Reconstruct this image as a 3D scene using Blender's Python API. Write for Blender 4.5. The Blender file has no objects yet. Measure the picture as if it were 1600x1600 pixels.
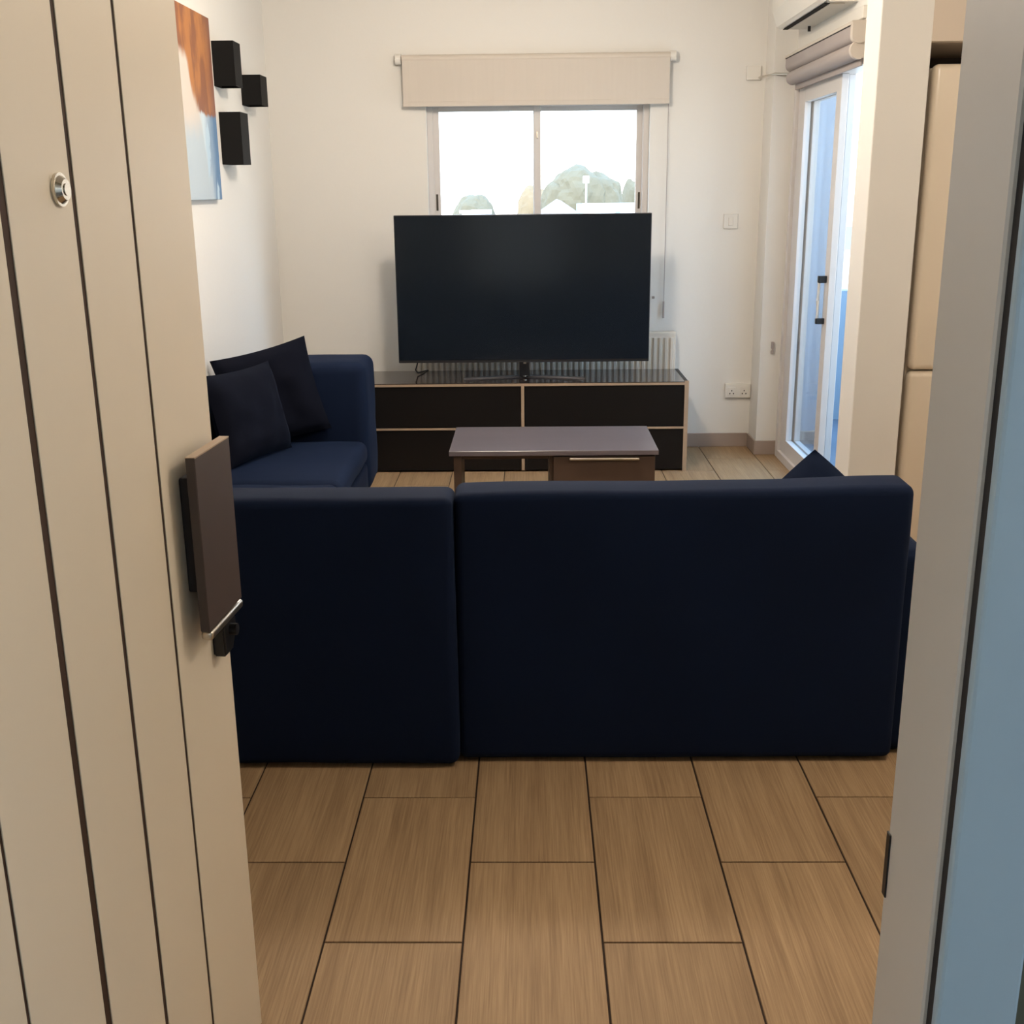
import bpy, bmesh, math, random
from mathutils import Matrix, Vector, noise
random.seed(7)
S = bpy.context.scene
C = S.collection

# ------------------------------------------------------------------ camera
MR = [[0.9998306, -0.0058992, -0.0174332],
      [0.0151405, -0.2748848, 0.9613580],
      [-0.0104634, -0.9614591, -0.2747489]]
cd = bpy.data.cameras.new('camera'); cam = bpy.data.objects.new('camera', cd); C.objects.link(cam)
cd.sensor_width = 36.0; cd.sensor_fit = 'HORIZONTAL'; cd.lens = 1757.06 / 1600 * 36; cd.clip_start = 0.02; cd.clip_end = 500
mw = Matrix([[r[0], -r[1], -r[2], 0] for r in MR] + [[0, 0, 0, 1]])
mw.translation = (0, 0, 1.5512); cam.matrix_world = mw
S.camera = cam

# ------------------------------------------------------------------ light and exposure
S.view_settings.view_transform = 'Standard'; S.view_settings.look = 'None'
S.view_settings.exposure = 0.0; S.view_settings.gamma = 1.0; S.view_settings.use_curve_mapping = False
w = bpy.data.worlds.new('sky'); S.world = w; w.use_nodes = True
nt = w.node_tree; bg = nt.nodes['Background']
tc = nt.nodes.new('ShaderNodeTexCoord'); sp = nt.nodes.new('ShaderNodeSeparateXYZ'); rp = nt.nodes.new('ShaderNodeValToRGB')
nt.links.new(tc.outputs['Generated'], sp.inputs[0]); nt.links.new(sp.outputs['Z'], rp.inputs[0]); nt.links.new(rp.outputs[0], bg.inputs[0])
rp.color_ramp.elements[0].position = 0.0; rp.color_ramp.elements[0].color = (1.0, 0.98, 0.94, 1)
rp.color_ramp.elements[1].position = 0.55; rp.color_ramp.elements[1].color = (0.42, 0.68, 1.0, 1)
e = rp.color_ramp.elements.new(0.12); e.color = (0.72, 0.86, 1.0, 1)
bg.inputs[1].default_value = 6.3

def light(name, kind, loc, energy, color, size=0.3, rot=(0, 0, 0)):
    l = bpy.data.lights.new(name, kind); l.energy = energy; l.color = color
    if kind == 'AREA': l.shape = 'DISK'; l.size = size
    elif kind == 'SUN': l.angle = size
    else: l.shadow_soft_size = size
    o = bpy.data.objects.new(name, l); C.objects.link(o); o.location = loc; o.rotation_euler = rot
    return o
light('sun', 'SUN', (0, -10, 20), 3.0, (1.0, 0.88, 0.70), 0.01, (math.radians(48), 0, math.radians(-25)))
WARM = (1.0, 0.88, 0.75)
LAMPS = [((-0.15, 4.55), 90), ((1.25, 2.35), 52)]
for (lx, ly), en in LAMPS:
    light('ceiling_lamp_light', 'POINT', (lx, ly, 2.55), en, WARM, 0.12)

# ------------------------------------------------------------------ materials
def L(c):  # sRGB 0..255 -> linear
    return tuple(((v / 255) / 12.92 if v / 255 <= 0.04045 else ((v / 255 + 0.055) / 1.055) ** 2.4) for v in c) + (1,)

def mat(name, col, rough=0.6, metal=0.0, var=0.04, scale=6.0, bump=0.0, bscale=60.0, sheen=0.0, coat=0.0, spec=0.5, stretch=(1, 1, 1), emit=None, es=0):
    m = bpy.data.materials.new(name); m.use_nodes = True; t = m.node_tree; b = t.nodes['Principled BSDF']
    c = L(col)
    co = t.nodes.new('ShaderNodeTexCoord'); mp = t.nodes.new('ShaderNodeMapping'); mp.inputs['Scale'].default_value = stretch
    nz = t.nodes.new('ShaderNodeTexNoise'); nz.inputs['Scale'].default_value = scale; nz.inputs['Detail'].default_value = 4
    t.links.new(co.outputs['Object'], mp.inputs[0]); t.links.new(mp.outputs[0], nz.inputs['Vector'])
    mx = t.nodes.new('ShaderNodeMix'); mx.data_type = 'RGBA'
    mx.inputs[6].default_value = tuple(max(0, v * (1 - var)) for v in c[:3]) + (1,)
    mx.inputs[7].default_value = tuple(min(1, v * (1 + var)) for v in c[:3]) + (1,)
    t.links.new(nz.outputs[0], mx.inputs[0]); t.links.new(mx.outputs[2], b.inputs['Base Color'])
    b.inputs['Roughness'].default_value = rough; b.inputs['Metallic'].default_value = metal
    b.inputs['Specular IOR Level'].default_value = spec
    if sheen:
        b.inputs['Sheen Weight'].default_value = sheen; b.inputs['Sheen Roughness'].default_value = 0.35
        b.inputs['Sheen Tint'].default_value = L((120, 160, 215))
    if coat: b.inputs['Coat Weight'].default_value = coat; b.inputs['Coat Roughness'].default_value = 0.08
    if bump:
        n2 = t.nodes.new('ShaderNodeTexNoise'); n2.inputs['Scale'].default_value = bscale; n2.inputs['Detail'].default_value = 3
        bp = t.nodes.new('ShaderNodeBump'); bp.inputs['Strength'].default_value = bump; bp.inputs['Distance'].default_value = 0.004
        t.links.new(mp.outputs[0], n2.inputs['Vector']); t.links.new(n2.outputs[0], bp.inputs['Height']); t.links.new(bp.outputs[0], b.inputs['Normal'])
    if emit:
        b.inputs['Emission Color'].default_value = emit; b.inputs['Emission Strength'].default_value = es
    return m

M = {}
M['wall'] = mat('wall_paint', (228, 225, 219), 0.75, var=0.015, scale=2, bump=0.12, bscale=40)
M['ceil'] = mat('ceiling_paint', (235, 232, 226), 0.8, var=0.01)
M['door'] = mat('cream_door', (220, 208, 188), 0.42, var=0.015, scale=1.5)
M['groove'] = mat('brown_groove', (52, 30, 14), 0.7)
M['frame'] = mat('grey_beige_frame', (202, 194, 186), 0.45, var=0.02)
M['out_daylit'] = mat('daylight_blue_frame', (164, 184, 198), 0.5, var=0.02)  # outer frame face: cool daylight tint put into the colour
M['seal'] = mat('black_seal', (26, 22, 26), 0.7)
M['olive'] = mat('olive_wall', (92, 92, 78), 0.8)
M['chrome'] = mat('chrome', (205, 200, 190), 0.15, 1.0, var=0)
M['steel'] = mat('brushed_steel', (200, 192, 180), 0.3, 1.0, var=0.02)
M['plate'] = mat('dark_wood_plate', (66, 54, 50), 0.5, var=0.12, scale=14, stretch=(1, 1, 0.12))
M['blackm'] = mat('black_metal', (20, 20, 22), 0.35)
M['matblack'] = mat('matt_black', (16, 15, 15), 0.7, spec=0.2)
M['velvet'] = mat('navy_velvet', (11, 24, 48), 0.85, var=0.25, scale=3, bump=0.1, bscale=25, sheen=0.035, spec=0.15)
M['velvet_dark'] = mat('dark_navy_velvet', (11, 14, 26), 0.9, var=0.2, scale=4, bump=0.1, bscale=30, sheen=0.05, spec=0.1)
M['grout'] = mat('brown_grout', (44, 28, 16), 0.9)
M['base'] = mat('taupe_skirting_tile', (160, 144, 134), 0.35, var=0.05)
M['gloss'] = mat('dark_gloss_top', (44, 36, 34), 0.12, var=0.05, coat=0.3)
M['front'] = mat('black_front', (17, 15, 15), 0.45, var=0.1, spec=0.25)
M['oak'] = mat('beige_edge_trim', (168, 146, 124), 0.5, var=0.06)
M['ctop'] = mat('taupe_wood_top', (104, 98, 104), 0.27, var=0.06, scale=10, stretch=(0.15, 1, 1))
M['cbody'] = mat('brown_wood_body', (74, 58, 48), 0.5, var=0.12, scale=14, stretch=(1, 1, 0.15))
M['tvs'] = mat('tv_glass', (22, 28, 36), 0.16, var=0, spec=0.5)
M['tvb'] = mat('tv_bezel', (38, 38, 40), 0.35, var=0)
M['tvstand'] = mat('tv_stand_grey', (58, 58, 62), 0.3, 0.8, var=0)
M['blind'] = mat('blind_fabric', (206, 197, 186), 0.8, var=0.03, scale=60, stretch=(1, 1, 0.05))
M['blindg'] = mat('grey_blind_fabric', (168, 158, 154), 0.75, var=0.02)
M['blindc'] = mat('blind_cassette', (206, 196, 184), 0.5, var=0.01)
M['white'] = mat('white_plastic', (226, 222, 214), 0.4, var=0.01)
M['alu'] = mat('white_aluminium', (210, 205, 202), 0.4, var=0.01)
M['gasket'] = mat('dark_gasket', (40, 48, 62), 0.6)
M['slot'] = mat('bronze_slot', (52, 44, 30), 0.5)
M['fridge'] = mat('cream_fridge_enamel', (228, 214, 194), 0.32, var=0.01, coat=0.2)
M['cab'] = mat('beige_cupboard', (214, 200, 184), 0.5, var=0.02)
M['niche'] = mat('niche_shade', (74, 62, 56), 0.7)  # shade of the gap beside the fridge, put into a dark colour
M['rad'] = mat('radiator_enamel', (216, 206, 192), 0.35, var=0.01)
M['balc'] = mat('balcony_render', (112, 132, 150), 0.8, var=0.03)
M['stub'] = mat('pale_blue_render', (146, 160, 176), 0.8, var=0.02)
M['balf'] = mat('balcony_tile', (78, 90, 106), 0.5, var=0.04)
M['leaf'] = mat('tree_leaves', (116, 106, 86), 0.9, var=0.15, scale=3)
M['leafy'] = mat('autumn_leaves', (140, 118, 90), 0.9, var=0.15, scale=3)
M['bark'] = mat('bark', (120, 100, 84), 0.9)
M['house'] = mat('white_render', (236, 236, 236), 0.8, var=0.02)
M['hwin'] = mat('house_window', (120, 140, 160), 0.3)
M['roof'] = mat('grey_roof', (160, 160, 166), 0.8)
M['ground'] = mat('dry_ground', (190, 180, 158), 0.9, var=0.1, scale=0.3)
M['lamp'] = mat('lamp_diffuser', (250, 240, 225), 0.5, emit=(1.0, 0.8, 0.58, 1), es=6)
M['conc'] = mat('hall_floor', (120, 112, 104), 0.7)

# window glass: thin pane, mostly transparent with a fresnel reflection
def glass(name, tint):
    m = bpy.data.materials.new(name); m.use_nodes = True; t = m.node_tree; t.nodes.clear()
    o = t.nodes.new('ShaderNodeOutputMaterial'); mx = t.nodes.new('ShaderNodeMixShader')
    tr = t.nodes.new('ShaderNodeBsdfTransparent'); tr.inputs[0].default_value = tint
    gl = t.nodes.new('ShaderNodeBsdfGlossy'); gl.inputs['Roughness'].default_value = 0.02
    fr = t.nodes.new('ShaderNodeFresnel'); ge = t.nodes.new('ShaderNodeNewGeometry'); io = t.nodes.new('ShaderNodeMapRange'); io.inputs[3].default_value = 1.22; io.inputs[4].default_value = 1 / 1.22
    t.links.new(ge.outputs['Backfacing'], io.inputs[0]); t.links.new(io.outputs[0], fr.inputs[0])
    t.links.new(fr.outputs[0], mx.inputs[0]); t.links.new(tr.outputs[0], mx.inputs[1]); t.links.new(gl.outputs[0], mx.inputs[2]); t.links.new(mx.outputs[0], o.inputs[0])
    return m
M['glass'] = glass('window_glass', (0.97, 0.985, 1.0, 1))
M['glassb'] = glass('door_glass', (0.95, 0.98, 1.0, 1))

# floor tile: fine linear streaks along the long side, differing from tile to tile
def tile_mat():
    m = bpy.data.materials.new('streaked_floor_tile'); m.use_nodes = True; t = m.node_tree; b = t.nodes['Principled BSDF']
    co = t.nodes.new('ShaderNodeTexCoord'); oi = t.nodes.new('ShaderNodeObjectInfo')
    ad = t.nodes.new('ShaderNodeVectorMath'); ad.operation = 'ADD'
    sc = t.nodes.new('ShaderNodeVectorMath'); sc.operation = 'SCALE'; sc.inputs[0].default_value = (37, 11, 5)
    t.links.new(oi.outputs['Random'], sc.inputs['Scale'])
    t.links.new(co.outputs['Object'], ad.inputs[0]); t.links.new(sc.outputs[0], ad.inputs[1])
    mp = t.nodes.new('ShaderNodeMapping'); mp.inputs['Scale'].default_value = (220, 5, 1); t.links.new(ad.outputs[0], mp.inputs[0])
    nz = t.nodes.new('ShaderNodeTexNoise'); nz.inputs['Scale'].default_value = 1.0; nz.inputs['Detail'].default_value = 5; nz.inputs['Roughness'].default_value = 0.6
    t.links.new(mp.outputs[0], nz.inputs['Vector'])
    m2 = t.nodes.new('ShaderNodeMapping'); m2.inputs['Scale'].default_value = (28, 1.2, 1); t.links.new(ad.outputs[0], m2.inputs[0])
    n2 = t.nodes.new('ShaderNodeTexNoise'); n2.inputs['Scale'].default_value = 1.0; n2.inputs['Detail'].default_value = 3
    t.links.new(m2.outputs[0], n2.inputs['Vector'])
    av = t.nodes.new('ShaderNodeMix'); av.inputs[0].default_value = 0.4
    t.links.new(nz.outputs[0], av.inputs[2]); t.links.new(n2.outputs[0], av.inputs[3])
    r = t.nodes.new('ShaderNodeValToRGB'); r.color_ramp.elements[0].position = 0.34; r.color_ramp.elements[1].position = 0.68
    r.color_ramp.elements[0].color = L((130, 104, 76)); r.color_ramp.elements[1].color = L((170, 142, 108))
    t.links.new(av.outputs[0], r.inputs[0])
    hs = t.nodes.new('ShaderNodeHueSaturation'); mr = t.nodes.new('ShaderNodeMapRange'); mr.inputs[3].default_value = 0.94; mr.inputs[4].default_value = 1.05
    t.links.new(oi.outputs['Random'], mr.inputs[0]); t.links.new(mr.outputs[0], hs.inputs['Value']); t.links.new(r.outputs[0], hs.inputs['Color'])
    t.links.new(hs.outputs[0], b.inputs['Base Color']); b.inputs['Roughness'].default_value = 0.58; b.inputs['Specular IOR Level'].default_value = 0.3
    bp = t.nodes.new('ShaderNodeBump'); bp.inputs['Strength'].default_value = 0.15; bp.inputs['Distance'].default_value = 0.001
    t.links.new(nz.outputs[0], bp.inputs['Height']); t.links.new(bp.outputs[0], b.inputs['Normal'])
    return m
M['tile'] = tile_mat()

# abstract canvas: brown-orange upper field, pale diagonal stroke, blue lower field
def canvas_mat():
    m = bpy.data.materials.new('abstract_canvas'); m.use_nodes = True; t = m.node_tree; b = t.nodes['Principled BSDF']; b.inputs['Roughness'].default_value = 0.6
    co = t.nodes.new('ShaderNodeTexCoord'); nz = t.nodes.new('ShaderNodeTexNoise'); nz.inputs['Scale'].default_value = 5; nz.inputs['Detail'].default_value = 5
    mp = t.nodes.new('ShaderNodeMapping'); mp.inputs['Scale'].default_value = (1, 2.2, 0.8)
    t.links.new(co.outputs['Object'], mp.inputs[0]); t.links.new(mp.outputs[0], nz.inputs['Vector'])
    sx = t.nodes.new('ShaderNodeSeparateXYZ'); t.links.new(co.outputs['Object'], sx.inputs[0])
    def math_(op, a, bb):
        n = t.nodes.new('ShaderNodeMath'); n.operation = op
        for i, v in enumerate((a, bb)):
            if isinstance(v, (int, float)): n.inputs[i].default_value = v
            else: t.links.new(v, n.inputs[i])
        return n.outputs[0]
    nb = math_('SUBTRACT', nz.outputs[0], 0.5)
    def step(v, lo, hi):
        n = t.nodes.new('ShaderNodeMapRange'); n.inputs[1].default_value = lo; n.inputs[2].default_value = hi; n.interpolation_type = 'SMOOTHSTEP'
        t.links.new(v, n.inputs[0]); return n.outputs[0]
    def mix(f, a, bb):
        n = t.nodes.new('ShaderNodeMix'); n.data_type = 'RGBA'; t.links.new(f, n.inputs[0])
        for i, v in ((6, a), (7, bb)):
            if isinstance(v, tuple): n.inputs[i].default_value = v
            else: t.links.new(v, n.inputs[i])
        return n.outputs[2]
    z = math_('ADD', sx.outputs['Z'], math_('MULTIPLY', nb, 0.10))
    y = math_('ADD', sx.outputs['Y'], math_('MULTIPLY', nb, 0.16))
    brown = mix(step(nz.outputs[0], 0.42, 0.58), L((132, 82, 54)), L((170, 112, 62)))
    brown = mix(step(sx.outputs['Y'], 0.62, 0.80), brown, L((122, 78, 62)))
    blue = mix(step(y, 0.52, 0.72), L((196, 212, 222)), L((84, 120, 158)))
    blue = mix(step(nz.outputs[0], 0.56, 0.60), blue, L((176, 200, 216)))
    base = mix(step(z, 0.36, 0.38), blue, brown)
    # pale stroke, widening downward from the near side
    edge = math_('ADD', y, math_('MULTIPLY', math_('SUBTRACT', z, 0.38), 0.45))
    pale = math_('MULTIPLY', math_('SUBTRACT', 1.0, step(edge, 0.44, 0.50)), math_('SUBTRACT', 1.0, step(z, 0.58, 0.64)))
    palec = mix(step(z, 0.24, 0.40), L((176, 190, 200)), L((206, 196, 186)))
    col = mix(pale, base, palec)
    t.links.new(col, b.inputs['Base Color'])
    return m
M['canvas'] = canvas_mat()

# ------------------------------------------------------------------ helpers
def tagp(o, label=None, cat=None, group=None, kind=None):
    if label: o['label'] = label
    if cat: o['category'] = cat
    if group: o['group'] = group
    if kind: o['kind'] = kind
    return o

def empty(name, loc=(0, 0, 0), rz=0, **k):
    o = bpy.data.objects.new(name, None); C.objects.link(o); o.location = loc; o.rotation_euler = (0, 0, rz); o.empty_display_size = 0.05
    return tagp(o, **k)

def obj(name, bm, m, parent=None, smooth=False, **k):
    bmesh.ops.recalc_face_normals(bm, faces=bm.faces)
    me = bpy.data.meshes.new(name); bm.to_mesh(me); bm.free(); me.materials.append(M[m])
    if smooth:
        for p in me.polygons: p.use_smooth = True
        try: me.set_sharp_from_angle(angle=math.radians(38))
        except Exception: pass
    o = bpy.data.objects.new(name, me); C.objects.link(o)
    if parent: o.parent = parent
    return tagp(o, **k)

def box(x0, x1, y0, y1, z0, z1, bev=0.0, seg=2, bm=None):
    t = bmesh.new(); bmesh.ops.create_cube(t, size=1)
    for v in t.verts:
        v.co = Vector((x0 + (v.co.x + .5) * (x1 - x0), y0 + (v.co.y + .5) * (y1 - y0), z0 + (v.co.z + .5) * (z1 - z0)))
    if bev > 0: bmesh.ops.bevel(t, geom=list(t.edges), offset=bev, segments=seg, affect='EDGES', profile=0.5)
    if bm is None: return t
    me = bpy.data.meshes.new('tmp'); t.to_mesh(me); t.free(); bm.from_mesh(me); bpy.data.meshes.remove(me)
    return bm

def softbox(x0, x1, y0, y1, z0, z1, r=0.05, noi=0.0, ns=3.0, cell=0.08, puff=0.0, seed=0):
    """rounded box with a dense grid, so cloth-like unevenness can be pushed into it"""
    hs = ((x1 - x0) / 2, (y1 - y0) / 2, (z1 - z0) / 2); c = Vector(((x0 + x1) / 2, (y0 + y1) / 2, (z0 + z1) / 2))
    r = min(r, min(hs) * 0.98)
    def coords(h):
        inn = h - r; n = max(1, int(2 * inn / cell)); a = []
        for k in range(5): a.append(-h + r * (1 - math.cos(k / 5 * math.pi / 2)) if k else -h)
        a += [-inn + 2 * inn * k / n for k in range(n + 1)]
        for k in range(4, -1, -1): a.append(h - r * (1 - math.cos(k / 5 * math.pi / 2)) if k else h)
        return a
    cs = [coords(h) for h in hs]; bm = bmesh.new()
    for ax in range(3):
        u, v = (ax + 1) % 3, (ax + 2) % 3
        for s in (-1, 1):
            g = []
            for a in cs[u]:
                row = []
                for b in cs[v]:
                    p = [0, 0, 0]; p[ax] = s * hs[ax]; p[u] = a; p[v] = b; row.append(bm.verts.new(p))
                g.append(row)
            for i in range(len(g) - 1):
                for j in range(len(g[0]) - 1): bm.faces.new((g[i][j], g[i + 1][j], g[i + 1][j + 1], g[i][j + 1]))
    bmesh.ops.remove_doubles(bm, verts=bm.verts, dist=1e-5)
    for v in bm.verts:
        p = v.co; inn = Vector([max(-(hs[i] - r), min(hs[i] - r, p[i])) for i in range(3)]); d = p - inn
        n = d.normalized() if d.length > 1e-9 else Vector((0, 0, 0)); q = inn + n * r
        if puff: q.z += puff * (1 - (q.x / hs[0]) ** 2) * (1 - (q.y / hs[1]) ** 2) * (1 if q.z > 0 else 0)
        if noi: q += n * noi * noise.noise((q + c) * ns + Vector((seed, seed * 2.3, 0)))
        v.co = q + c
    return bm

def cyl(p0, p1, r, n=16, bm=None, r2=None):
    bm = bm or bmesh.new(); p0, p1 = Vector(p0), Vector(p1); d = (p1 - p0)
    m = Matrix.Translation((p0 + p1) / 2) @ d.to_track_quat('Z', 'Y').to_matrix().to_4x4()
    bmesh.ops.create_cone(bm, cap_ends=True, segments=n, radius1=r, radius2=r if r2 is None else r2, depth=d.length, matrix=m)
    return bm

def tube(pts, r, n=8, bm=None):
    bm = bm or bmesh.new(); pts = [Vector(p) for p in pts]; rings = []
    for i, p in enumerate(pts):
        d = (pts[min(i + 1, len(pts) - 1)] - pts[max(i - 1, 0)]).normalized()
        q = d.to_track_quat('Z', 'Y').to_matrix()
        rings.append([bm.verts.new(p + q @ Vector((r * math.cos(2 * math.pi * k / n), r * math.sin(2 * math.pi * k / n), 0))) for k in range(n)])
    for a, b in zip(rings, rings[1:]):
        for k in range(n): bm.faces.new((a[k], a[(k + 1) % n], b[(k + 1) % n], b[k]))
    bm.faces.new(rings[0]); bm.faces.new(rings[-1])
    return bm

def prism(pts, axis, a, b, bm=None, bev=0):
    """extrude a 2D outline along an axis. axis 'x': pts=(y,z); 'y': (x,z); 'z': (x,y)"""
    bm = bm or bmesh.new()
    def P(p, t): return {'x': (t, p[0], p[1]), 'y': (p[0], t, p[1]), 'z': (p[0], p[1], t)}[axis]
    A = [bm.verts.new(P(p, a)) for p in pts]; B = [bm.verts.new(P(p, b)) for p in pts]
    bm.faces.new(A); bm.faces.new(B[::-1]); n = len(pts)
    for i in range(n): bm.faces.new((A[i], A[(i + 1) % n], B[(i + 1) % n], B[i]))
    return bm

def pillow(w, h, t, seed=0, k=0.06, n=18):
    """square scatter cushion in its own XZ plane, thickness along Y, pinched to pointed corners"""
    bm = bmesh.new(); G = []
    for s in (1, -1):
        g = []
        for i in range(n + 1):
            row = []
            for j in range(n + 1):
                u = -1 + 2 * i / n; v = -1 + 2 * j / n
                th = (max(0, 1 - u ** 4) ** 0.6) * (max(0, 1 - v ** 4) ** 0.6)
                x = u * w / 2 * (1 - k * (1 - v * v)); z = v * h / 2 * (1 - k * (1 - u * u))
                wr = noise.noise(Vector((u * 2.2 + seed, v * 2.2, s * 3 + seed))) * 0.018 * th
                row.append(bm.verts.new((x, s * (t / 2 * th) + wr, z)))
            g.append(row)
        G.append(g)
        for i in range(n):
            for j in range(n): bm.faces.new((g[i][j], g[i + 1][j], g[i + 1][j + 1], g[i][j + 1]))
    bmesh.ops.remove_doubles(bm, verts=bm.verts, dist=1e-4)
    return bm

# ------------------------------------------------------------------ the room
XL, YB, XR = -1.515, 6.90, 1.479
ZC = 2.75
KX = 2.25                                  # kitchen side of the room
st = dict(kind='structure')
# floor: grout bed with every 30 x 60 tile as a part
fl = obj('floor', box(XL - .1, KX + .1, 0.80, 7.0, -0.06, -0.004), 'grout', label='brown wood-look porcelain tile floor laid in staggered rows', cat='floor', **st)
shared = {}
def tile(x0, x1, y0, y1):
    g = 0.0023; x0 += g; x1 -= g; y0 += g; y1 -= g
    if x1 - x0 < 0.01 or y1 - y0 < 0.01: return
    wx, wy = round(x1 - x0, 4), round(y1 - y0, 4)
    if (wx, wy) not in shared:
        bm = bmesh.new(); c = 0.0012
        rings = [(0, -0.01), (0, -c), (c, 0)]
        R = [[bm.verts.new((sx * (wx / 2 - i), sy * (wy / 2 - i), z)) for sx, sy in ((-1, -1), (1, -1), (1, 1), (-1, 1))] for i, z in rings]
        for a, b in zip(R, R[1:]):
            for k in range(4): bm.faces.new((a[k], a[(k + 1) % 4], b[(k + 1) % 4], b[k]))
        bm.faces.new(R[-1]); bm.faces.new(R[0][::-1])
        bmesh.ops.recalc_face_normals(bm, faces=bm.faces)
        me = bpy.data.meshes.new('tile'); bm.to_mesh(me); bm.free(); me.materials.append(M['tile']); shared[(wx, wy)] = me
    o = bpy.data.objects.new('tile', shared[(wx, wy)]); C.objects.link(o); o.parent = fl
    o.location = ((x0 + x1) / 2, (y0 + y1) / 2, 0)
TX0, TY0 = -0.453, 2.667
for c in range(-4, 12):
    a, b = TX0 + .3 * c, TX0 + .3 * (c + 1); a, b = max(a, XL), min(b, KX)
    if b - a < 0.02: continue
    y = TY0 + (0 if c % 2 == 0 else -0.3) - 0.6 * 4
    while y < YB:
        lo, hi = max(y, 0.92), min(y + 0.6, YB if a < XR + .12 else 5.2)
        if hi - lo > 0.02: tile(a, b, lo, hi)
        y += 0.6

bm = box(XL - .2, KX + .2, 0.70, 5.24, ZC, ZC + .15); box(XL - .2, XR + .09, 5.24, 7.1, ZC, ZC + .15, bm=bm)
obj('ceiling', bm, 'ceil', label='plain off-white ceiling above the living room', cat='ceiling', **st)
obj('wall_left', box(XL - .2, XL, 0.80, 7.1, -0.06, ZC), 'wall', label='white plastered wall on the left carrying the canvas and black sconces', cat='wall', **st)
# back wall with the window opening
WX0, WX1, WZ0, WZ1 = -0.60, 0.70, 1.00, 2.06
bm = bmesh.new()
for a in ((XL, WX0, YB, YB + .2, -.06, ZC), (WX1, XR + .09, YB, YB + .2, -.06, ZC), (WX0, WX1, YB, YB + .2, WZ1, ZC), (WX0, WX1, YB, YB + .2, -.06, WZ0)): box(*a, bm=bm)
obj('wall_back', bm, 'wall', label='cream wall at the far end with the window and its blind', cat='wall', **st)
obj('wall_column', box(1.355, XR + .09, 6.67, YB, -.06, ZC), 'wall', label='cream corner column between the far wall and the balcony door', cat='wall', **st)
# right wall with sliding door opening, and the pier
DY0, DY1, DZ = 5.14, 6.64, 2.12
bm = bmesh.new()
for a in ((XR, XR + .09, DY1, 6.67, -.06, ZC), (XR, XR + .09, DY0, DY1, DZ, ZC)): box(*a, bm=bm)
obj('wall_right', bm, 'wall', label='white wall on the right round the balcony door', cat='wall', **st)
obj('wall_pier', box(1.283, 1.474, 4.45, 4.645, -.06, ZC, bev=0.004), 'wall', label='white pier projecting between the balcony door and fridge niche', cat='wall', **st)
obj('wall_return', box(1.435, 1.472, 4.645, 5.14, -.06, ZC), 'wall', label='short white wall return behind the pier', cat='wall', **st)
bm = box(XR + .001, KX + .2, 5.14, 5.24, -.06, ZC); box(KX, KX + .2, .8, 5.14, -.06, ZC, bm=bm)
obj('wall_kitchen', bm, 'wall', label='white kitchen wall behind the cream fridge', cat='wall', **st)
# front wall around the entry door
DXL, DXR = -0.640, 0.322
bm = bmesh.new()
for a in ((XL - .2, DXL, .80, .90, -.06, ZC), (0.345, KX + .2, .81, .90, -.06, ZC), (DXL, 0.345, .80, .90, 2.15, ZC)): box(*a, bm=bm)
obj('wall_front', bm, 'olive', label='olive-grey entrance wall beside the front door frame', cat='wall', **st)
# landing outside the entry door: slab; unseen soffit and walls added to limit skylight
obj('floor', box(-3, 3, -1.6, .80, -.10, -.02), 'conc', label='grey landing floor in front of the entrance', cat='floor', **st)
bm = box(-3, 3, -1.6, .80, 2.45, 2.6); obj('ceiling', bm, 'ceil', label='unseen white soffit added over the entrance landing to limit skylight', cat='ceiling', **st)
bm = box(-3, 3, -1.75, -1.6, -.1, 1.75); box(-3.1, -3, -1.75, .80, -.1, 2.6, bm=bm); box(-3, 3, -1.75, -1.6, 1.75, 2.6, bm=bm); box(3, 3.1, -1.75, .80, -.1, 1.8, bm=bm)
obj('wall_light_block', bm, 'wall', label='unseen white wall round the entrance landing, shaped to limit skylight', cat='wall', **st)  # out of view, closed in to hold back skylight at the doorway

# baseboards
def base(name, x0, x1, y0, y1, label): obj(name, box(x0, x1, y0, y1, 0.0, 0.085, bev=0.002, seg=1), 'base', label=label, cat='baseboard', **st)
base('baseboard_back', XL + .01, 1.345, YB - .010, YB, 'taupe tile skirting along the foot of the window wall')
base('baseboard_column', 1.345, XR, 6.66, 6.67, 'taupe tile skirting on the front of the corner column')
base('baseboard_column', 1.345, 1.355, 6.67, YB - .010, 'taupe tile skirting on the side of the corner column')
base('baseboard_left', XL, XL + .010, .92, YB, 'taupe tile skirting along the foot of the left wall')
base('baseboard_right', 1.283, 1.474, 4.44, 4.45, 'taupe tile skirting on the front of the right-hand pier')

# ------------------------------------------------------------------ entry door frame (right jamb) = trim_1
tr = empty('trim_1', (0.33, .80, 0), label='grey-beige steel entry door frame with black seal, right of the opening', cat='door frame', **st)
def sub(o, loc):            # shift mesh coordinates so that child sits under parent placed at loc
    o.data.transform(Matrix.Translation(-Vector(loc))); return o
P = (0.33, .80, 0)
sub(obj('jamb', box(0.322, 0.345, 0.790, 0.905, -.02, 2.15, bev=.002, seg=1), 'frame', tr), P)
sub(obj('seal', box(0.3265, 0.334, 0.779, 0.790, -.02, 2.15), 'seal', tr, label='black rubber seal strip'), P)
sub(obj('architrave', box(0.3255, 0.3905, 0.768, 0.780, -.02, 2.2, bev=.003), 'out_daylit', tr, label='outer face of the frame, blue daylight tint in its colour'), P)
sub(obj('head', box(DXL, 0.345, 0.79, 0.905, 2.13, 2.15), 'frame', tr), P)
sub(obj('strike_plate', box(0.3205, 0.3225, 0.897, 0.9065, 0.925, 0.990, bev=.0008, seg=1), 'blackm', tr, label='dark strike plate'), P)

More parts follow.
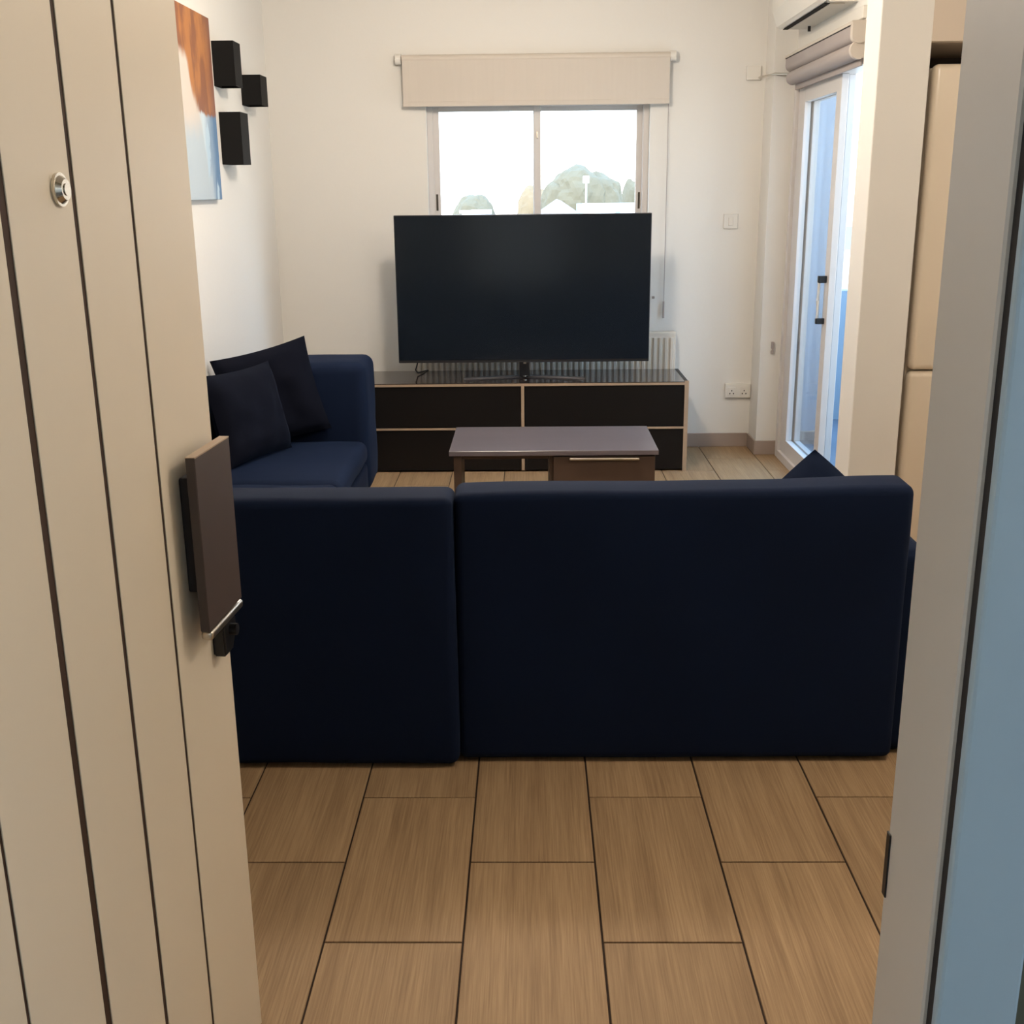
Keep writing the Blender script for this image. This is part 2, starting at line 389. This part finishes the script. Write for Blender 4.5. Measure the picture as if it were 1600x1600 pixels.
# ------------------------------------------------------------------ entry door leaf = door_1 (local: +Y along the leaf, +X its inner face)
AZ = -math.atan(0.073)
DR = empty('door_1', (-0.66 + .073 * .89, .89, 0), AZ, label='open cream entry door with vertical grooves, left of the view', cat='door', **st)
K = math.sqrt(1 + .073 ** 2)
def s_(y): return (y - .89) * K
ed = [s_(v) for v in (.89, 1.075, 1.251, 1.418, 1.587, 1.812)]
obj('core', box(-.05, -.0018, 0, ed[-1], .01, 2.11), 'groove', DR)
gw = [0, .0035, .0085, .0058, .0048, 0]
for i in range(5):
    obj('door_panel', box(-.0018, 0, ed[i] + gw[i], ed[i + 1] - gw[i + 1], .01, 2.11, bev=.0004, seg=1), 'door', DR)
obj('edge_strip', box(-.051, -.001, ed[-1] - .0005, ed[-1] + .002, .01, 2.11), 'door', DR)
obj('outer_skin', box(-.056, -.05, 0, ed[-1], .01, 2.11), 'door', DR)
# peephole
bm = bmesh.new(); yp = s_(1.38)
cyl((-.0, yp, 1.558), (.004, yp, 1.558), .0195, 28, bm); cyl((.004, yp, 1.558), (.010, yp, 1.558), .0165, 28, bm, r2=.012)
ph = obj('peephole', bm, 'chrome', DR, smooth=True, label='round chrome peephole')
obj('lens', cyl((.009, yp, 1.558), (.0112, yp, 1.558), .007, 20), 'chrome', ph)
# pull plate
a0, a1 = s_(1.634), s_(1.79)
bm = box(.022, .037, a0, a1, 0.892, 1.171, bev=.0012, seg=1)
pp = obj('pull_plate', bm, 'plate', DR, label='dark brown wood-look pull plate')
obj('top_edge', box(.0218, .0372, a0 + .001, a1 - .001, 1.170, 1.1722), 'oak', pp)
obj('mount', box(0, .022, a0 + .02, a1 - .012, 0.95, 1.135, bev=.004), 'seal', pp)
# lever and lock
lv = obj('lever', softbox(.016, .036, a0 + .012, s_(1.80), 0.872, 0.888, r=.006, cell=.05), 'steel', DR, smooth=True, label='brushed steel lever below the plate')
obj('lever_neck', cyl((0, s_(1.775), .878), (.028, s_(1.775), .878), .008), 'steel', lv, smooth=True)
yk = s_(1.735)
bm = prism([(yk, .868), (yk + .052, .868), (yk + .060, .858), (yk + .060, .835), (yk + .036, .806), (yk, .806)], 'x', 0, .022)
bmesh.ops.bevel(bm, geom=list(bm.edges), offset=.003, segments=2, affect='EDGES')
lk = obj('lock_cover', bm, 'blackm', DR, label='black lock cover with a bevelled corner')
obj('thumb_turn', cyl((.022, yk + .03, .845), (.034, yk + .03, .845), .010, 18), 'blackm', lk, smooth=True)

# ------------------------------------------------------------------ window
WN = empty('window_1', (0, YB, WZ0), label='white aluminium sliding window behind the television', cat='window', **st)
P = (0, YB, WZ0)
y0 = YB + .05
bm = bmesh.new()
for a in ((WX0, WX0 + .035), (WX1 - .035, WX1)): box(a[0], a[1], y0, y0 + .08, WZ0, WZ1, bm=bm, bev=.002, seg=1)
box(WX0 + .035, WX1 - .035, y0 + .001, y0 + .079, WZ0, WZ0 + .04, bm=bm); box(WX0 + .035, WX1 - .035, y0 + .001, y0 + .079, WZ1 - .035, WZ1, bm=bm)
sub(obj('window_frame', bm, 'alu', WN), P)
for (a, b, yy) in ((WX0 + .03, 0.067, y0 + .012), (0.022, WX1 - .03, y0 + .042)):
    bm = bmesh.new()
    box(a, a + .040, yy, yy + .025, WZ0 + .035, WZ1 - .03, bm=bm, bev=.002, seg=1); box(b - .040, b, yy, yy + .025, WZ0 + .035, WZ1 - .03, bm=bm, bev=.002, seg=1)
    box(a + .04, b - .04, yy + .001, yy + .024, WZ0 + .035, WZ0 + .085, bm=bm); box(a + .04, b - .04, yy + .001, yy + .024, WZ1 - .062, WZ1 - .03, bm=bm)
    sh = sub(obj('sash', bm, 'alu', WN), P)
    sub(obj('pane', box(a + .038, b - .038, yy + .010, yy + .014, WZ0 + .08, WZ1 - .06), 'glass', sh), P)
    hx = a + .018 if a < -.3 else b - .018
    sub(obj('handle', box(hx - .006, hx + .006, yy - .004, yy + .002, 1.44, 1.535, bev=.001, seg=1), 'slot', sh, label='dark recessed pull slot'), P)
sub(obj('lock', box(0.040, 0.052, y0 + .004, y0 + .013, 1.845, 1.885, bev=.002), 'steel', WN), P)
sub(obj('window_sill', box(WX0 - .0, WX1 + .0, YB - .0, y0, WZ0 - .02, WZ0 + .004), 'alu', WN), P)

# roller blind above the window
BL = empty('roller_blind', (0.04, 6.86, 2.0), label='beige roller blind rolled half up over the back window', cat='blind'); P = (0.04, 6.86, 2.0)
sub(obj('headrail', cyl((-.725, 6.86, 2.277), (.802, 6.86, 2.277), .023, 24), 'blindc', BL, smooth=True), P)
sub(obj('fabric', box(-.722, .800, 6.838, 6.8405, 2.03, 2.268), 'blind', BL), P)
sub(obj('bottom_bar', box(-.724, .802, 6.835, 6.843, 2.020, 2.047, bev=.002), 'blind', BL), P)
for x in (-.745, .818):
    sub(obj('bracket', cyl((x - .016, 6.862, 2.277), (x + .016, 6.862, 2.277), .029, 20), 'white', BL, smooth=True), P)
sub(obj('chain', tube([(.800, 6.875, 2.25), (.803, 6.88, 1.6), (.804, 6.88, .90)], .0022, 6), 'blindg', BL), P)
sub(obj('chain_weight', cyl((.804, 6.88, .90), (.804, 6.88, .80), .006, 10), 'blindg', BL, label='grey chain weight'), P)

# ------------------------------------------------------------------ balcony sliding door = door_2
SD = empty('door_2', (XR, 5.8, 0), label='white aluminium sliding balcony door standing partly open', cat='sliding door', **st); P = (XR, 5.8, 0)
bm = bmesh.new()
box(XR - .012, XR + .085, DY1 - .05, DY1, 0, DZ, bm=bm, bev=.002, seg=1); box(XR - .012, XR + .085, DY0, DY0 + .05, 0, DZ, bm=bm)
box(XR - .011, XR + .084, DY0 + .05, DY1 - .05, DZ - .05, DZ, bm=bm); box(XR - .011, XR + .084, DY0 + .05, DY1 - .05, 0, .045, bm=bm)
sub(obj('door_frame', bm, 'alu', SD), P)
for k, (a, b, xx) in enumerate(((5.715, 6.59, XR + .005), (5.765, 6.58, XR + .052))):
    bm = bmesh.new(); z0, z1 = .045, DZ - .05
    w_ = (.085, .15)[k]; box(xx, xx + .035, a, a + w_, z0, z1, bm=bm, bev=.003); box(xx, xx + .035, b - .14, b, z0, z1, bm=bm, bev=.003)
    box(xx + .001, xx + .034, a + w_, b - .14, z0, z0 + .085, bm=bm); box(xx + .001, xx + .034, a + w_, b - .14, z1 - .075, z1, bm=bm)
    sh = sub(obj('sash', bm, 'alu', SD), P)
    sub(obj('pane', box(xx + .015, xx + .020, a + w_ - .005, b - .135, z0 + .08, z1 - .07), 'glassb', sh), P)
    if k == 0:
        hb = tube([(xx - .002, a + .05, 1.115), (xx - .034, a + .05, 1.10), (xx - .036, a + .05, 1.0), (xx - .034, a + .05, .91), (xx - .002, a + .05, .895)], .008, 10)
        h = sub(obj('handle', hb, 'white', sh, smooth=True), P)
        bm = box(xx - .042, xx + .001, a + .036, a + .064, 1.09, 1.125, bev=.004); box(xx - .042, xx + .001, a + .036, a + .064, .885, .915, bev=.004, bm=bm)
        sub(obj('handle_end', bm, 'blackm', h), P)
    else:
        sub(obj('gasket', box(xx - .003, xx + .0, a - .004, a + .004, z0, z1), 'gasket', sh, label='dark brush gasket'), P)

# double roller blind over the balcony door
B2 = empty('roller_blind', (1.44, 5.95, 2.1), label='grey double roller blind above the balcony door', cat='blind'); P = (1.44, 5.95, 2.1)
def ushape(xc, zt, w, h, n=10):
    r = w / 2; pts = [(xc - r, zt), (xc + r, zt)]
    for k in range(n + 1):
        t = math.pi * k / n; pts.append((xc + r * math.cos(t), zt - h + r - r * math.sin(t)))
    return pts
sub(obj('cassette', prism(ushape(1.432, 2.225, .060, .066), 'y', 5.30, 6.60), 'blindg', B2, smooth=True), P)
sub(obj('cassette_lid', prism([(1.398, 2.229), (1.476, 2.229), (1.476, 2.243), (1.398, 2.243)], 'y', 5.27, 6.62), 'blindc', B2), P)
sub(obj('lid_gap', box(1.4005, 1.462, 5.30, 6.60, 2.2245, 2.2295), 'seal', B2), P)
sub(obj('end_cap', prism(ushape(1.432, 2.236, .066, .086), 'y', 5.262, 5.30), 'blindc', B2, smooth=True), P)
sub(obj('back_rail', box(1.462, XR, 5.27, 6.62, 2.10, 2.235), 'blindg', B2), P)
sub(obj('roll', cyl((1.436, 5.30, 2.125), (1.436, 6.56, 2.125), .037, 24), 'blindg', B2, smooth=True), P)
sub(obj('roll_cap', cyl((1.436, 5.27, 2.125), (1.436, 5.30, 2.125), .039, 24), 'blindc', B2, smooth=True), P)
sub(obj('bottom_bar', box(1.452, 1.462, 5.30, 6.56, 2.062, 2.10, bev=.002), 'blindg', B2), P)
tagp(sub(obj('curtain_wire', tube([(1.30, 6.80, 2.150), (1.36, 6.66, 2.157), (1.415, 6.60, 2.150), (1.425, 6.58, 2.150)], .006, 8), 'steel', smooth=True), (0, 0, 0)), 'thin metal rod running from the corner column to the grey blind', 'rod')

# split air conditioner
AC = empty('air_conditioner', (1.40, 6.0, 2.35), label='white wall air conditioner high over the balcony door', cat='air conditioner'); P = (1.40, 6.0, 2.35)
prof = [(XR, 2.352), (1.352, 2.352), (1.318, 2.372), (1.292, 2.44), (1.288, 2.60), (1.31, 2.63), (XR, 2.63)]
sub(obj('housing', prism(prof, 'y', 5.50, 6.42), 'white', AC), P)
sub(obj('front_panel', prism([(1.330, 2.352), (1.309, 2.365), (1.282, 2.44), (1.279, 2.60), (1.289, 2.60), (1.292, 2.44), (1.318, 2.372), (1.334, 2.362)], 'y', 5.49, 6.43), 'white', AC), P)
sub(obj('air_slot', box(1.338, 1.362, 5.54, 6.41, 2.3495, 2.353), 'matblack', AC, label='dark air outlet slot'), P)
sub(obj('flap', box(1.364, 1.43, 5.54, 6.38, 2.347, 2.351, bev=.001, seg=1), 'white', AC), P)
sub(obj('drain_stub', cyl((1.45, 6.30, 2.352), (1.45, 6.30, 2.327), .008, 12), 'blackm', AC), P)
tagp(obj('cable_trunking', box(XR - .018, XR, 5.35, 6.48, 2.262, 2.315, bev=.002, seg=1), 'white'), 'flat white cable trunking between the air conditioner and grey blind', 'trunking')

# small wall fittings
t = tagp(obj('junction_box', box(1.243, 1.325, 6.880, YB, 2.145, 2.222, bev=.004), 'white'), 'small white junction box high on the wall left of the metal rod', 'junction box')
LS = empty('light_switch', (1.189, YB, 1.36), label='white light switch on the wall right of the television', cat='switch')
obj('switch_plate', box(-.042, .042, -.010, 0, -.040, .046, bev=.003), 'white', LS); obj('rocker', box(-.014, .014, -.014, -.010, -.022, .026, bev=.002), 'white', LS)
SO = empty('double_socket', (1.273, YB, .353), label='white double socket low on the wall beside the corner column', cat='socket')
obj('socket_plate', box(-.078, .078, -.024, 0, -.043, .043, bev=.004), 'white', SO)
for x in (-.038, .038):
    s = obj('outlet', box(x - .024, x + .024, -.027, -.023, -.030, .022, bev=.002, seg=1), 'white', SO)
    obj('rocker', box(x - .009, x + .009, -.031, -.027, .010, .020), 'white', s)
    for q in ((0, .002), (-.011, -.016), (.011, -.016)): obj('pin_hole', box(x + q[0] - .003, x + q[0] + .003, -.0275, -.0268, q[1] - .005, q[1] + .003), 'seal', s)
CT = empty('chain_tensioner', (1.425, 6.67, .65), label='small grey chain tensioner on the corner column', cat='tensioner')
obj('clip', box(-.008, .008, -.018, 0, -.040, .030, bev=.003), 'blindg', CT); obj('wheel', cyl((-.009, -.010, -.015), (.009, -.010, -.015), .008, 14), 'white', CT, smooth=True)
tagp(obj('chain_clip', box(.735, .750, 6.888, YB, .915, .930, bev=.003), 'blindg'), 'tiny grey chain clip on the wall beside the television', 'clip')

# radiator
RD = empty('radiator', (.1, 6.84, .13), label='white panel radiator under the window behind the media console', cat='radiator'); P = (.1, 6.84, .13)
sub(obj('panel', box(-.70, .876, 6.815, 6.835, .13, .724, bev=.008), 'rad', RD), P)
n = 46
for i in range(n):
    x = -.675 + i * (1.525 / (n - 1))
    sub(obj('rib', prism([(x - .012, 6.815), (x - .006, 6.804), (x + .006, 6.804), (x + .012, 6.815)], 'z', .17, .69), 'rad', RD), P)
sub(obj('top_grille', box(-.70, .876, 6.835, 6.885, .705, .722), 'rad', RD), P)
for x in (-.5, .68): sub(obj('wall_bracket', box(x - .02, x + .02, 6.835, YB, .2, .65), 'rad', RD), P)

# ------------------------------------------------------------------ media console
MC = empty('media_console', (-.046, 6.5, 0), label='low dark gloss media console with beige edging under the television', cat='media console'); P = (-.046, 6.5, 0)
cx0, cx1, cy0, cy1, cz = -.975, .884, 6.262, 6.73, .514
for x0, x1 in ((cx0, cx0 + .022), (cx1 - .022, cx1)):
    s = sub(obj('side_panel', box(x0, x1, cy0, cy1, 0, .5145, bev=.001, seg=1), 'front', MC), P)
    sub(obj('edge_trim', box(x0 - .0005, x1 + .0005, cy0 - .002, cy0, 0, .520), 'oak', s), P)
s = sub(obj('top', box(cx0 + .022, cx1 - .022, cy0, cy1, cz - .018, cz), 'gloss', MC), P)
sub(obj('edge_trim', box(cx0 + .022, cx1 - .022, cy0 - .002, cy0, cz - .018, cz - .004), 'oak', s), P)
s = sub(obj('shelf', box(cx0 + .022, cx1 - .022, cy0, cy1, .246, .260), 'front', MC), P)
sub(obj('edge_trim', box(cx0 + .022, cx1 - .022, cy0 - .002, cy0, .247, .259), 'oak', s), P)
s = sub(obj('divider', box(-.056, -.037, cy0, cy1, .01, cz - .018), 'front', MC), P)
sub(obj('edge_trim', box(-.055, -.038, cy0 - .002, cy0, .01, cz - .018), 'oak', s), P)
for x0, x1 in ((cx0 + .022, -.056), (-.037, cx1 - .022)):
    for z0, z1 in ((.262, cz - .020), (.010, .244)):
        sub(obj('door', box(x0 + .003, x1 - .003, cy0 + .006, cy0 + .022, z0, z1, bev=.001, seg=1), 'front', MC), P)
sub(obj('back_panel', box(cx0 + .022, cx1 - .022, cy1 - .006, cy1, .01, cz - .018), 'front', MC), P)

# television
TV = empty('television', (-.038, 6.44, .514), label='large flat black television on a low stand before the window', cat='television'); P = (-.038, 6.44, .514)
sub(obj('housing', box(-.756, .674, 6.425, 6.460, .606, 1.426, bev=.004), 'tvb', TV), P)
sub(obj('screen', box(-.751, .669, 6.4225, 6.4255, .622, 1.421), 'tvs', TV), P)
sub(obj('rear_cover', box(-.55, .47, 6.46, 6.50, .64, 1.15, bev=.012), 'tvb', TV), P)
sub(obj('neck', box(-.066, -.008, 6.435, 6.462, .525, .64, bev=.004), 'tvstand', TV), P)
bm = bmesh.new(); pts = []
N = 16
for i in range(N + 1):
    u = -1 + 2 * i / N; x = -.037 + .345 * u; yc = 6.475 - .085 * abs(u) ** 1.3; hw = .030 * (1 - .55 * abs(u)); pts.append((x, yc, hw))
lo = [[bm.verts.new((x, yc - hw, .5145)), bm.verts.new((x, yc + hw, .5145)), bm.verts.new((x, yc + hw * .7, .524)), bm.verts.new((x, yc - hw * .7, .524))] for x, yc, hw in pts]
for a, b in zip(lo, lo[1:]):
    for k in range(4): bm.faces.new((a[k], a[(k + 1) % 4], b[(k + 1) % 4], b[k]))
bm.faces.new(lo[0]); bm.faces.new(lo[-1])
sub(obj('stand_foot', bm, 'tvstand', TV), P)
sub(obj('badge', box(-.042, -.026, 6.4195, 6.4235, .598, .607), 'steel', TV), P)
sub(obj('stand_badge', cyl((-.034, 6.435, .5235), (-.034, 6.435, .527), .009, 14), 'chrome', TV, label='small bright badge on the stand'), P)
tagp(obj('power_cable', tube([(-.60, 6.47, .66), (-.655, 6.50, .60), (-.672, 6.53, .55), (-.665, 6.58, .525), (-.64, 6.66, .522), (-.62, 6.75, .515), (-.62, 6.78, .40)], .004, 8), 'tvstand', smooth=True), 'grey power cable drooping behind the television onto the console', 'cable')

# ------------------------------------------------------------------ coffee table
CT = empty('coffee_table', (.1, 5.2, 0), label='taupe wood coffee table with one steel-handled drawer', cat='coffee table'); P = (.1, 5.2, 0)
tz = .425
sub(obj('table_top', box(-.371, .572, 4.935, 5.478, tz - .022, tz, bev=.0012, seg=1), 'ctop', CT), P)
sub(obj('side_panel', box(-.352, -.317, 4.955, 5.20, .0, tz - .022, bev=.001, seg=1), 'cbody', CT, label='dark board leg'), P)
sub(obj('apron', box(-.352, .08, 4.975, 4.995, tz - .045, tz - .022), 'cbody', CT), P)
sub(obj('cabinet_box', box(.083, .560, 4.962, 5.45, .05, tz - .022, bev=.001, seg=1), 'cbody', CT), P)
dw = sub(obj('drawer', box(.100, .558, 4.945, 4.962, .07, tz - .030, bev=.001, seg=1), 'cbody', CT), P)
sub(obj('handle', softbox(.172, .486, 4.928, 4.946, tz - .044, tz - .034, r=.004, cell=.1), 'steel', dw, smooth=True, label='long thin brushed steel handle'), P)
sub(obj('plinth', box(.10, .55, 4.98, 5.44, 0, .05), 'front', CT), P)

# ------------------------------------------------------------------ sofas
SA = empty('corner_sofa', (-1.1, 4.3, 0), label='navy velvet corner sofa running along the left wall', cat='sofa'); P = (-1.1, 4.3, 0)
V = lambda name, bm, m='velvet', par=None, **k: sub(obj(name, bm, m, par, smooth=True, **k), P)
V('back_panel', softbox(-1.505, -.2065, 2.820, 2.965, .008, .782, r=.026, noi=.004, ns=4, seed=1), par=SA)
V('side_backrest', softbox(-1.508, -1.41, 2.965, 5.74, .10, .70, r=.04, noi=.006, ns=3, seed=2), par=SA)
V('armrest', softbox(-1.41, -.798, 5.38, 5.74, .11, .762, r=.055, noi=.006, ns=5, seed=3), par=SA)
V('sofa_base', softbox(-1.41, -.805, 2.965, 5.38, .10, .27, r=.02, seed=4), par=SA)
V('corner_base', softbox(-.805, -.214, 2.965, 3.72, .045, .27, r=.02), par=SA)
for y0_, y1_ in ((3.74, 4.545), (4.55, 5.38)):
    V('seat_cushion', softbox(-1.41, -.798, y0_, y1_, .27, .385, r=.045, noi=.006, ns=4, puff=.012, seed=y0_), par=SA)
V('seat_cushion', softbox(-1.41, -.218, 2.965, 3.73, .27, .385, r=.045, noi=.006, puff=.012, seed=9), par=SA)
for x, y in ((-1.45, 2.90), (-.28, 2.90), (-.28, 3.62), (-.88, 5.58), (-1.45, 5.58), (-.88, 4.3)):
    V('foot', cyl((x, y, 0), (x, y, .115), .022, 12), 'blackm', par=SA)
# button tufting creases on the inner face of the arm
SB = empty('three_seat_sofa', (.42, 3.3, 0), label='navy velvet three-seat sofa with its back to the entrance', cat='sofa'); P = (.42, 3.3, 0)
def wavy_back():
    bm = softbox(-.2075, 1.006, 2.856, 2.995, .008, .785, r=.024, noi=.004, ns=3.5, cell=.05, seed=5)
    for v in bm.verts:
        if v.co.z > .6: v.co.z += .010 * max(0, min(1, (v.co.x - .1) / .6)) * (v.co.z - .6) / .2 + .003 * math.sin(v.co.x * 7 + 1)
    return bm
V('back_panel', wavy_back(), par=SB)
V('sofa_base', softbox(-.204, .93, 2.995, 3.74, .045, .27, r=.02), par=SB)
for a, b in ((-.20, .363), (.368, .93)):
    V('seat_cushion', softbox(a, b, 2.995, 3.76, .27, .40, r=.045, noi=.006, puff=.012, seed=a), par=SB)
V('armrest', softbox(.93, 1.085, 2.90, 3.76, .008, .605, r=.035, noi=.004, ns=4, seed=6), par=SB)
for x, y in ((-.14, 2.93), (1.03, 2.95), (-.14, 3.66), (1.03, 3.66)):
    V('foot', cyl((x, y, 0), (x, y, .05), .022, 12), 'blackm', par=SB)

def cushion(name, w, h, t, loc, rot, m, label, seed, k=0.06):
    o = obj(name, pillow(w, h, t, seed, k), m, smooth=True, label=label, cat='cushion')
    o.location = loc; o.rotation_euler = [math.radians(a) for a in rot]
    return o
cushion('scatter_cushion', .50, .42, .14, (-1.275, 4.985, .595), (-14, 0, 68), 'velvet_dark', 'big dark navy velvet cushion nearest the entry door on the corner sofa', 1)
cushion('scatter_cushion', .46, .46, .13, (-1.235, 5.29, .625), (-8, -12, 22), 'velvet_dark', 'tallest dark cushion, leaning back on the far armrest of the corner sofa', 2)
cushion('scatter_cushion', .36, .36, .12, (.815, 3.14, .575), (-8, 45, 0), 'velvet', 'navy cushion whose corner pokes up behind the three-seat sofa back', 4, -.05)

# ------------------------------------------------------------------ left wall: canvas and sconces
CV = empty('canvas_painting', (XL, 4.85, 1.525), label='unframed abstract canvas in orange brown and blue', cat='painting')
obj('canvas', box(.002, .030, 0, .77, 0, .81, bev=.002, seg=1), 'canvas', CV)
obj('stretcher_frame', box(0, .0025, .02, .75, .02, .79), 'oak', CV)
def sconce(y, z0, h, d, wd, label):
    s = empty('wall_sconce', (XL, y, z0), label=label, cat='wall lamp', group='black box wall lamps on the left wall')
    bm = bmesh.new(); t_ = .004
    for a in ((0, t_, 0, wd), (d - t_, d, 0, wd), (t_, d - t_, 0, t_), (t_, d - t_, wd - t_, wd)): box(a[0], a[1], a[2], a[3], 0, h, bm=bm)
    obj('shade', bm, 'matblack', s)
    obj('lamp_holder', box(t_, d - t_, t_, wd - t_, h * .35, h * .65), 'matblack', s)
sconce(5.745, 2.050, .203, .105, .135, 'black box wall lamp highest of the three, beside the canvas')
sconce(6.275, 2.000, .150, .105, .150, 'smallest black box wall lamp, nearest the back wall')
sconce(5.785, 1.690, .245, .105, .155, 'black box wall lamp lowest and largest of the three')

# ceiling lamps (fixtures for the room lights)
for i, ((lx, ly), en) in enumerate(LAMPS):
    c = empty('ceiling_lamp', (lx, ly, ZC), label=('round ceiling lamp over the coffee table', 'round ceiling lamp over the kitchen side')[i], cat='ceiling lamp')
    obj('rim', cyl((0, 0, -.03), (0, 0, 0), .19, 40), 'white', c, smooth=True)
    obj('diffuser', cyl((0, 0, -.045), (0, 0, -.03), .165, 40, r2=.175), 'lamp', c, smooth=True)

# ------------------------------------------------------------------ fridge and cupboard
FR = empty('fridge', (1.85, 4.8, 0), label='tall cream fridge freezer in the niche beside the pier', cat='fridge'); P = (1.85, 4.8, 0)
fx0, fx1, fy0 = 1.530, 2.13, 4.56
sub(obj('cabinet', box(fx0 + .004, fx1 - .004, fy0 + .06, 5.13, .03, 1.985, bev=.006), 'fridge', FR), P)
for z0, z1, lab in ((.835, 1.995, 'upper door'), (.05, .828, 'lower door')):
    d_ = sub(obj('door', softbox(fx0, fx1, fy0, fy0 + .058, z0, z1, r=.024, cell=.2), 'fridge', FR, smooth=True), P)
    sub(obj('handle', softbox(fx1 - .07, fx1 - .045, fy0 - .035, fy0 + .002, (z0 + z1) / 2 - .15, (z0 + z1) / 2 + .15, r=.008, cell=.1), 'steel', d_, smooth=True), P)
sub(obj('plinth', box(fx0 + .02, fx1 - .02, fy0 + .05, 5.1, 0, .04), 'blackm', FR), P)
CB = empty('wall_cupboard', (1.85, 4.8, 2.08), label='beige wall cupboard mounted over the fridge', cat='cupboard'); P = (1.85, 4.8, 2.08)
sub(obj('carcass', box(1.482, 2.16, 4.58, 5.135, 2.070, ZC - .01), 'cab', CB), P)
for a, b in ((1.484, 1.818), (1.822, 2.158)): sub(obj('door', box(a, b, 4.56, 4.58, 2.072, ZC - .012, bev=.002, seg=1), 'cab', CB), P)
obj('trim_2', box(1.476, 1.490, 4.60, 5.13, 0, 2.07), 'niche', label='dark side sheet for the shade in the fridge niche', cat='panel', **st)
obj('trim_3', box(1.490, 2.18, 5.12, 5.138, 0, 2.07), 'niche', label='dark back sheet for the shade in the fridge niche', cat='panel', **st)

# ------------------------------------------------------------------ balcony
obj('floor', box(XR + .09, 2.9, 5.24, 7.75, -.08, 0.0), 'balf', label='grey tiled balcony floor outside the sliding door', cat='floor', **st)
bm = box(XR + .09, 2.9, 7.72, 7.86, -.1, .88); box(2.86, 3.0, 5.24, 7.86, -.1, .88, bm=bm)
obj('wall_balcony', bm, 'balc', label='pale blue-white balcony parapet seen through the sliding door', cat='wall', **st)
bm = box(XR + .091, 1.80, 6.95, 7.10, -.1, ZC); obj('wall_balcony', bm, 'stub', label='pale outer wall stub beside the balcony door glass', cat='wall', **st)
base('baseboard_balcony', XR + .091, 1.80, 6.938, 6.95, 'grey skirting at the foot of the outer wall stub')

# ------------------------------------------------------------------ outside
GZ = -4.0
obj('ground', box(-80, 80, 8.5, 160, GZ - .2, GZ), 'ground', label='dry ground far below the window', cat='ground', kind='structure')
def blob(c, r, seed, squash=.75):
    bm = bmesh.new(); bmesh.ops.create_icosphere(bm, subdivisions=4, radius=1)
    for v in bm.verts:
        n = v.co.normalized(); k = 1 + .15 * noise.noise(n * 1.7 + Vector((seed, 0, 0))) + .06 * noise.noise(n * 5 + Vector((0, seed, 0))) + .025 * noise.noise(n * 14)
        v.co = Vector((n.x * r[0] * k, n.y * r[1] * k, n.z * r[2] * k)) + Vector(c)
    return bm
def tree(loc, crowns, m, label, seed):
    k = 42 / 30; far = lambda p: (p[0] * k, p[1] * k, 1.55 + (p[2] - 1.55) * k)
    loc = (loc[0] * k, loc[1] * k, GZ); crowns = [(far(c), tuple(q * k for q in r)) for c, r in crowns]
    t_ = empty('tree', loc, label=label, cat='tree', group='trees beyond the window')
    top = min(c[2] for c, r in crowns)
    obj('trunk', cyl((0, 0, 0), (0, 0, top - loc[2]), .22, 10, r2=.12), 'bark', t_)
    bm = bmesh.new()
    for i, (c, r) in enumerate(crowns):
        b = blob((c[0] - loc[0], c[1] - loc[1], c[2] - loc[2]), r, seed + i * 3.1); me = bpy.data.meshes.new('t'); b.to_mesh(me); b.free(); bm.from_mesh(me); bpy.data.meshes.remove(me)
    obj('crown', bm, m, t_)
tree((1.35, 30, GZ), [((1.25, 30, 1.40), (.72, .7, .72)), ((1.75, 30.2, 1.30), (.62, .6, .66)), ((.80, 30, 1.15), (.50, .5, .72)), ((1.3, 30, .2), (.9, .8, .9))], 'leaf', 'broad round-topped tree filling the right window pane', 1)
tree((-1.42, 30, GZ), [((-1.42, 30, .85), (.56, .5, .62))], 'leaf', 'small domed tree low in the left window pane', 5)
tree((.15, 34, GZ), [((.15, 34, .7), (.55, .5, 1.0))], 'leafy', 'yellowish autumn tree behind the window mullion', 9)
tree((2.72, 32, GZ), [((2.78, 32, 1.0), (.32, .4, .8))], 'leaf', 'thin tree at the far right edge of the window', 12)
def house(x0, x1, y, zt, label, wins, roof=False):
    h = empty('house', ((x0 + x1) / 2, y, GZ), label=label, cat='house'); cx = (x0 + x1) / 2
    obj('wall', box(x0 - cx, x1 - cx, 0, 5, 0, zt - GZ), 'house', h)
    for wx, wz, ww, wh in wins: obj('window', box(wx - cx, wx - cx + ww, -.04, 0, wz - GZ, wz - GZ + wh), 'hwin', h)
    if roof: obj('roof', prism([(x0 - cx - .1, zt - GZ), (x1 - cx + .1, zt - GZ), ((x0 + x1) / 2 - cx, zt - GZ + .35)], 'y', -.1, 5.1), 'roof', h)
    else: obj('parapet', box(x0 - cx - .05, x1 - cx + .05, -.06, .1, zt - GZ, zt - GZ + .06), 'house', h)
house(1.32, 2.75, 28, 1.18, 'white house in front of the broad tree', [(2.05, .75, .12, .30), (1.55, .2, .3, .4)])
house(-1.58, -1.05, 27, 1.06, 'small white flat-roofed house before the domed tree', [(-1.4, .4, .2, .3)])
house(.35, 1.2, 29, .95, 'white house with a grey pitched roof behind the television top', [(.6, .3, .2, .3)], True)
LP = empty('lamp_post', (1.30, 27, GZ), label='slender white lamp post before the broad tree', cat='lamp post')
obj('pole', cyl((0, 0, 0), (0, 0, 5.72), .02, 8), 'white', LP); obj('lamp_head', box(-.07, .07, -.07, .07, 5.70, 5.86, bev=.01), 'white', LP)
house(6.3, 9.5, 26, 1.1, 'white apartment house seen past the balcony parapet', [(7.0, .2, .4, .5), (7.7, .2, .4, .5)])
tree((7.6, 24, GZ), [((7.6, 24, .9), (.9, .8, .9))], 'leaf', 'rounded tree seen above the balcony parapet', 15)
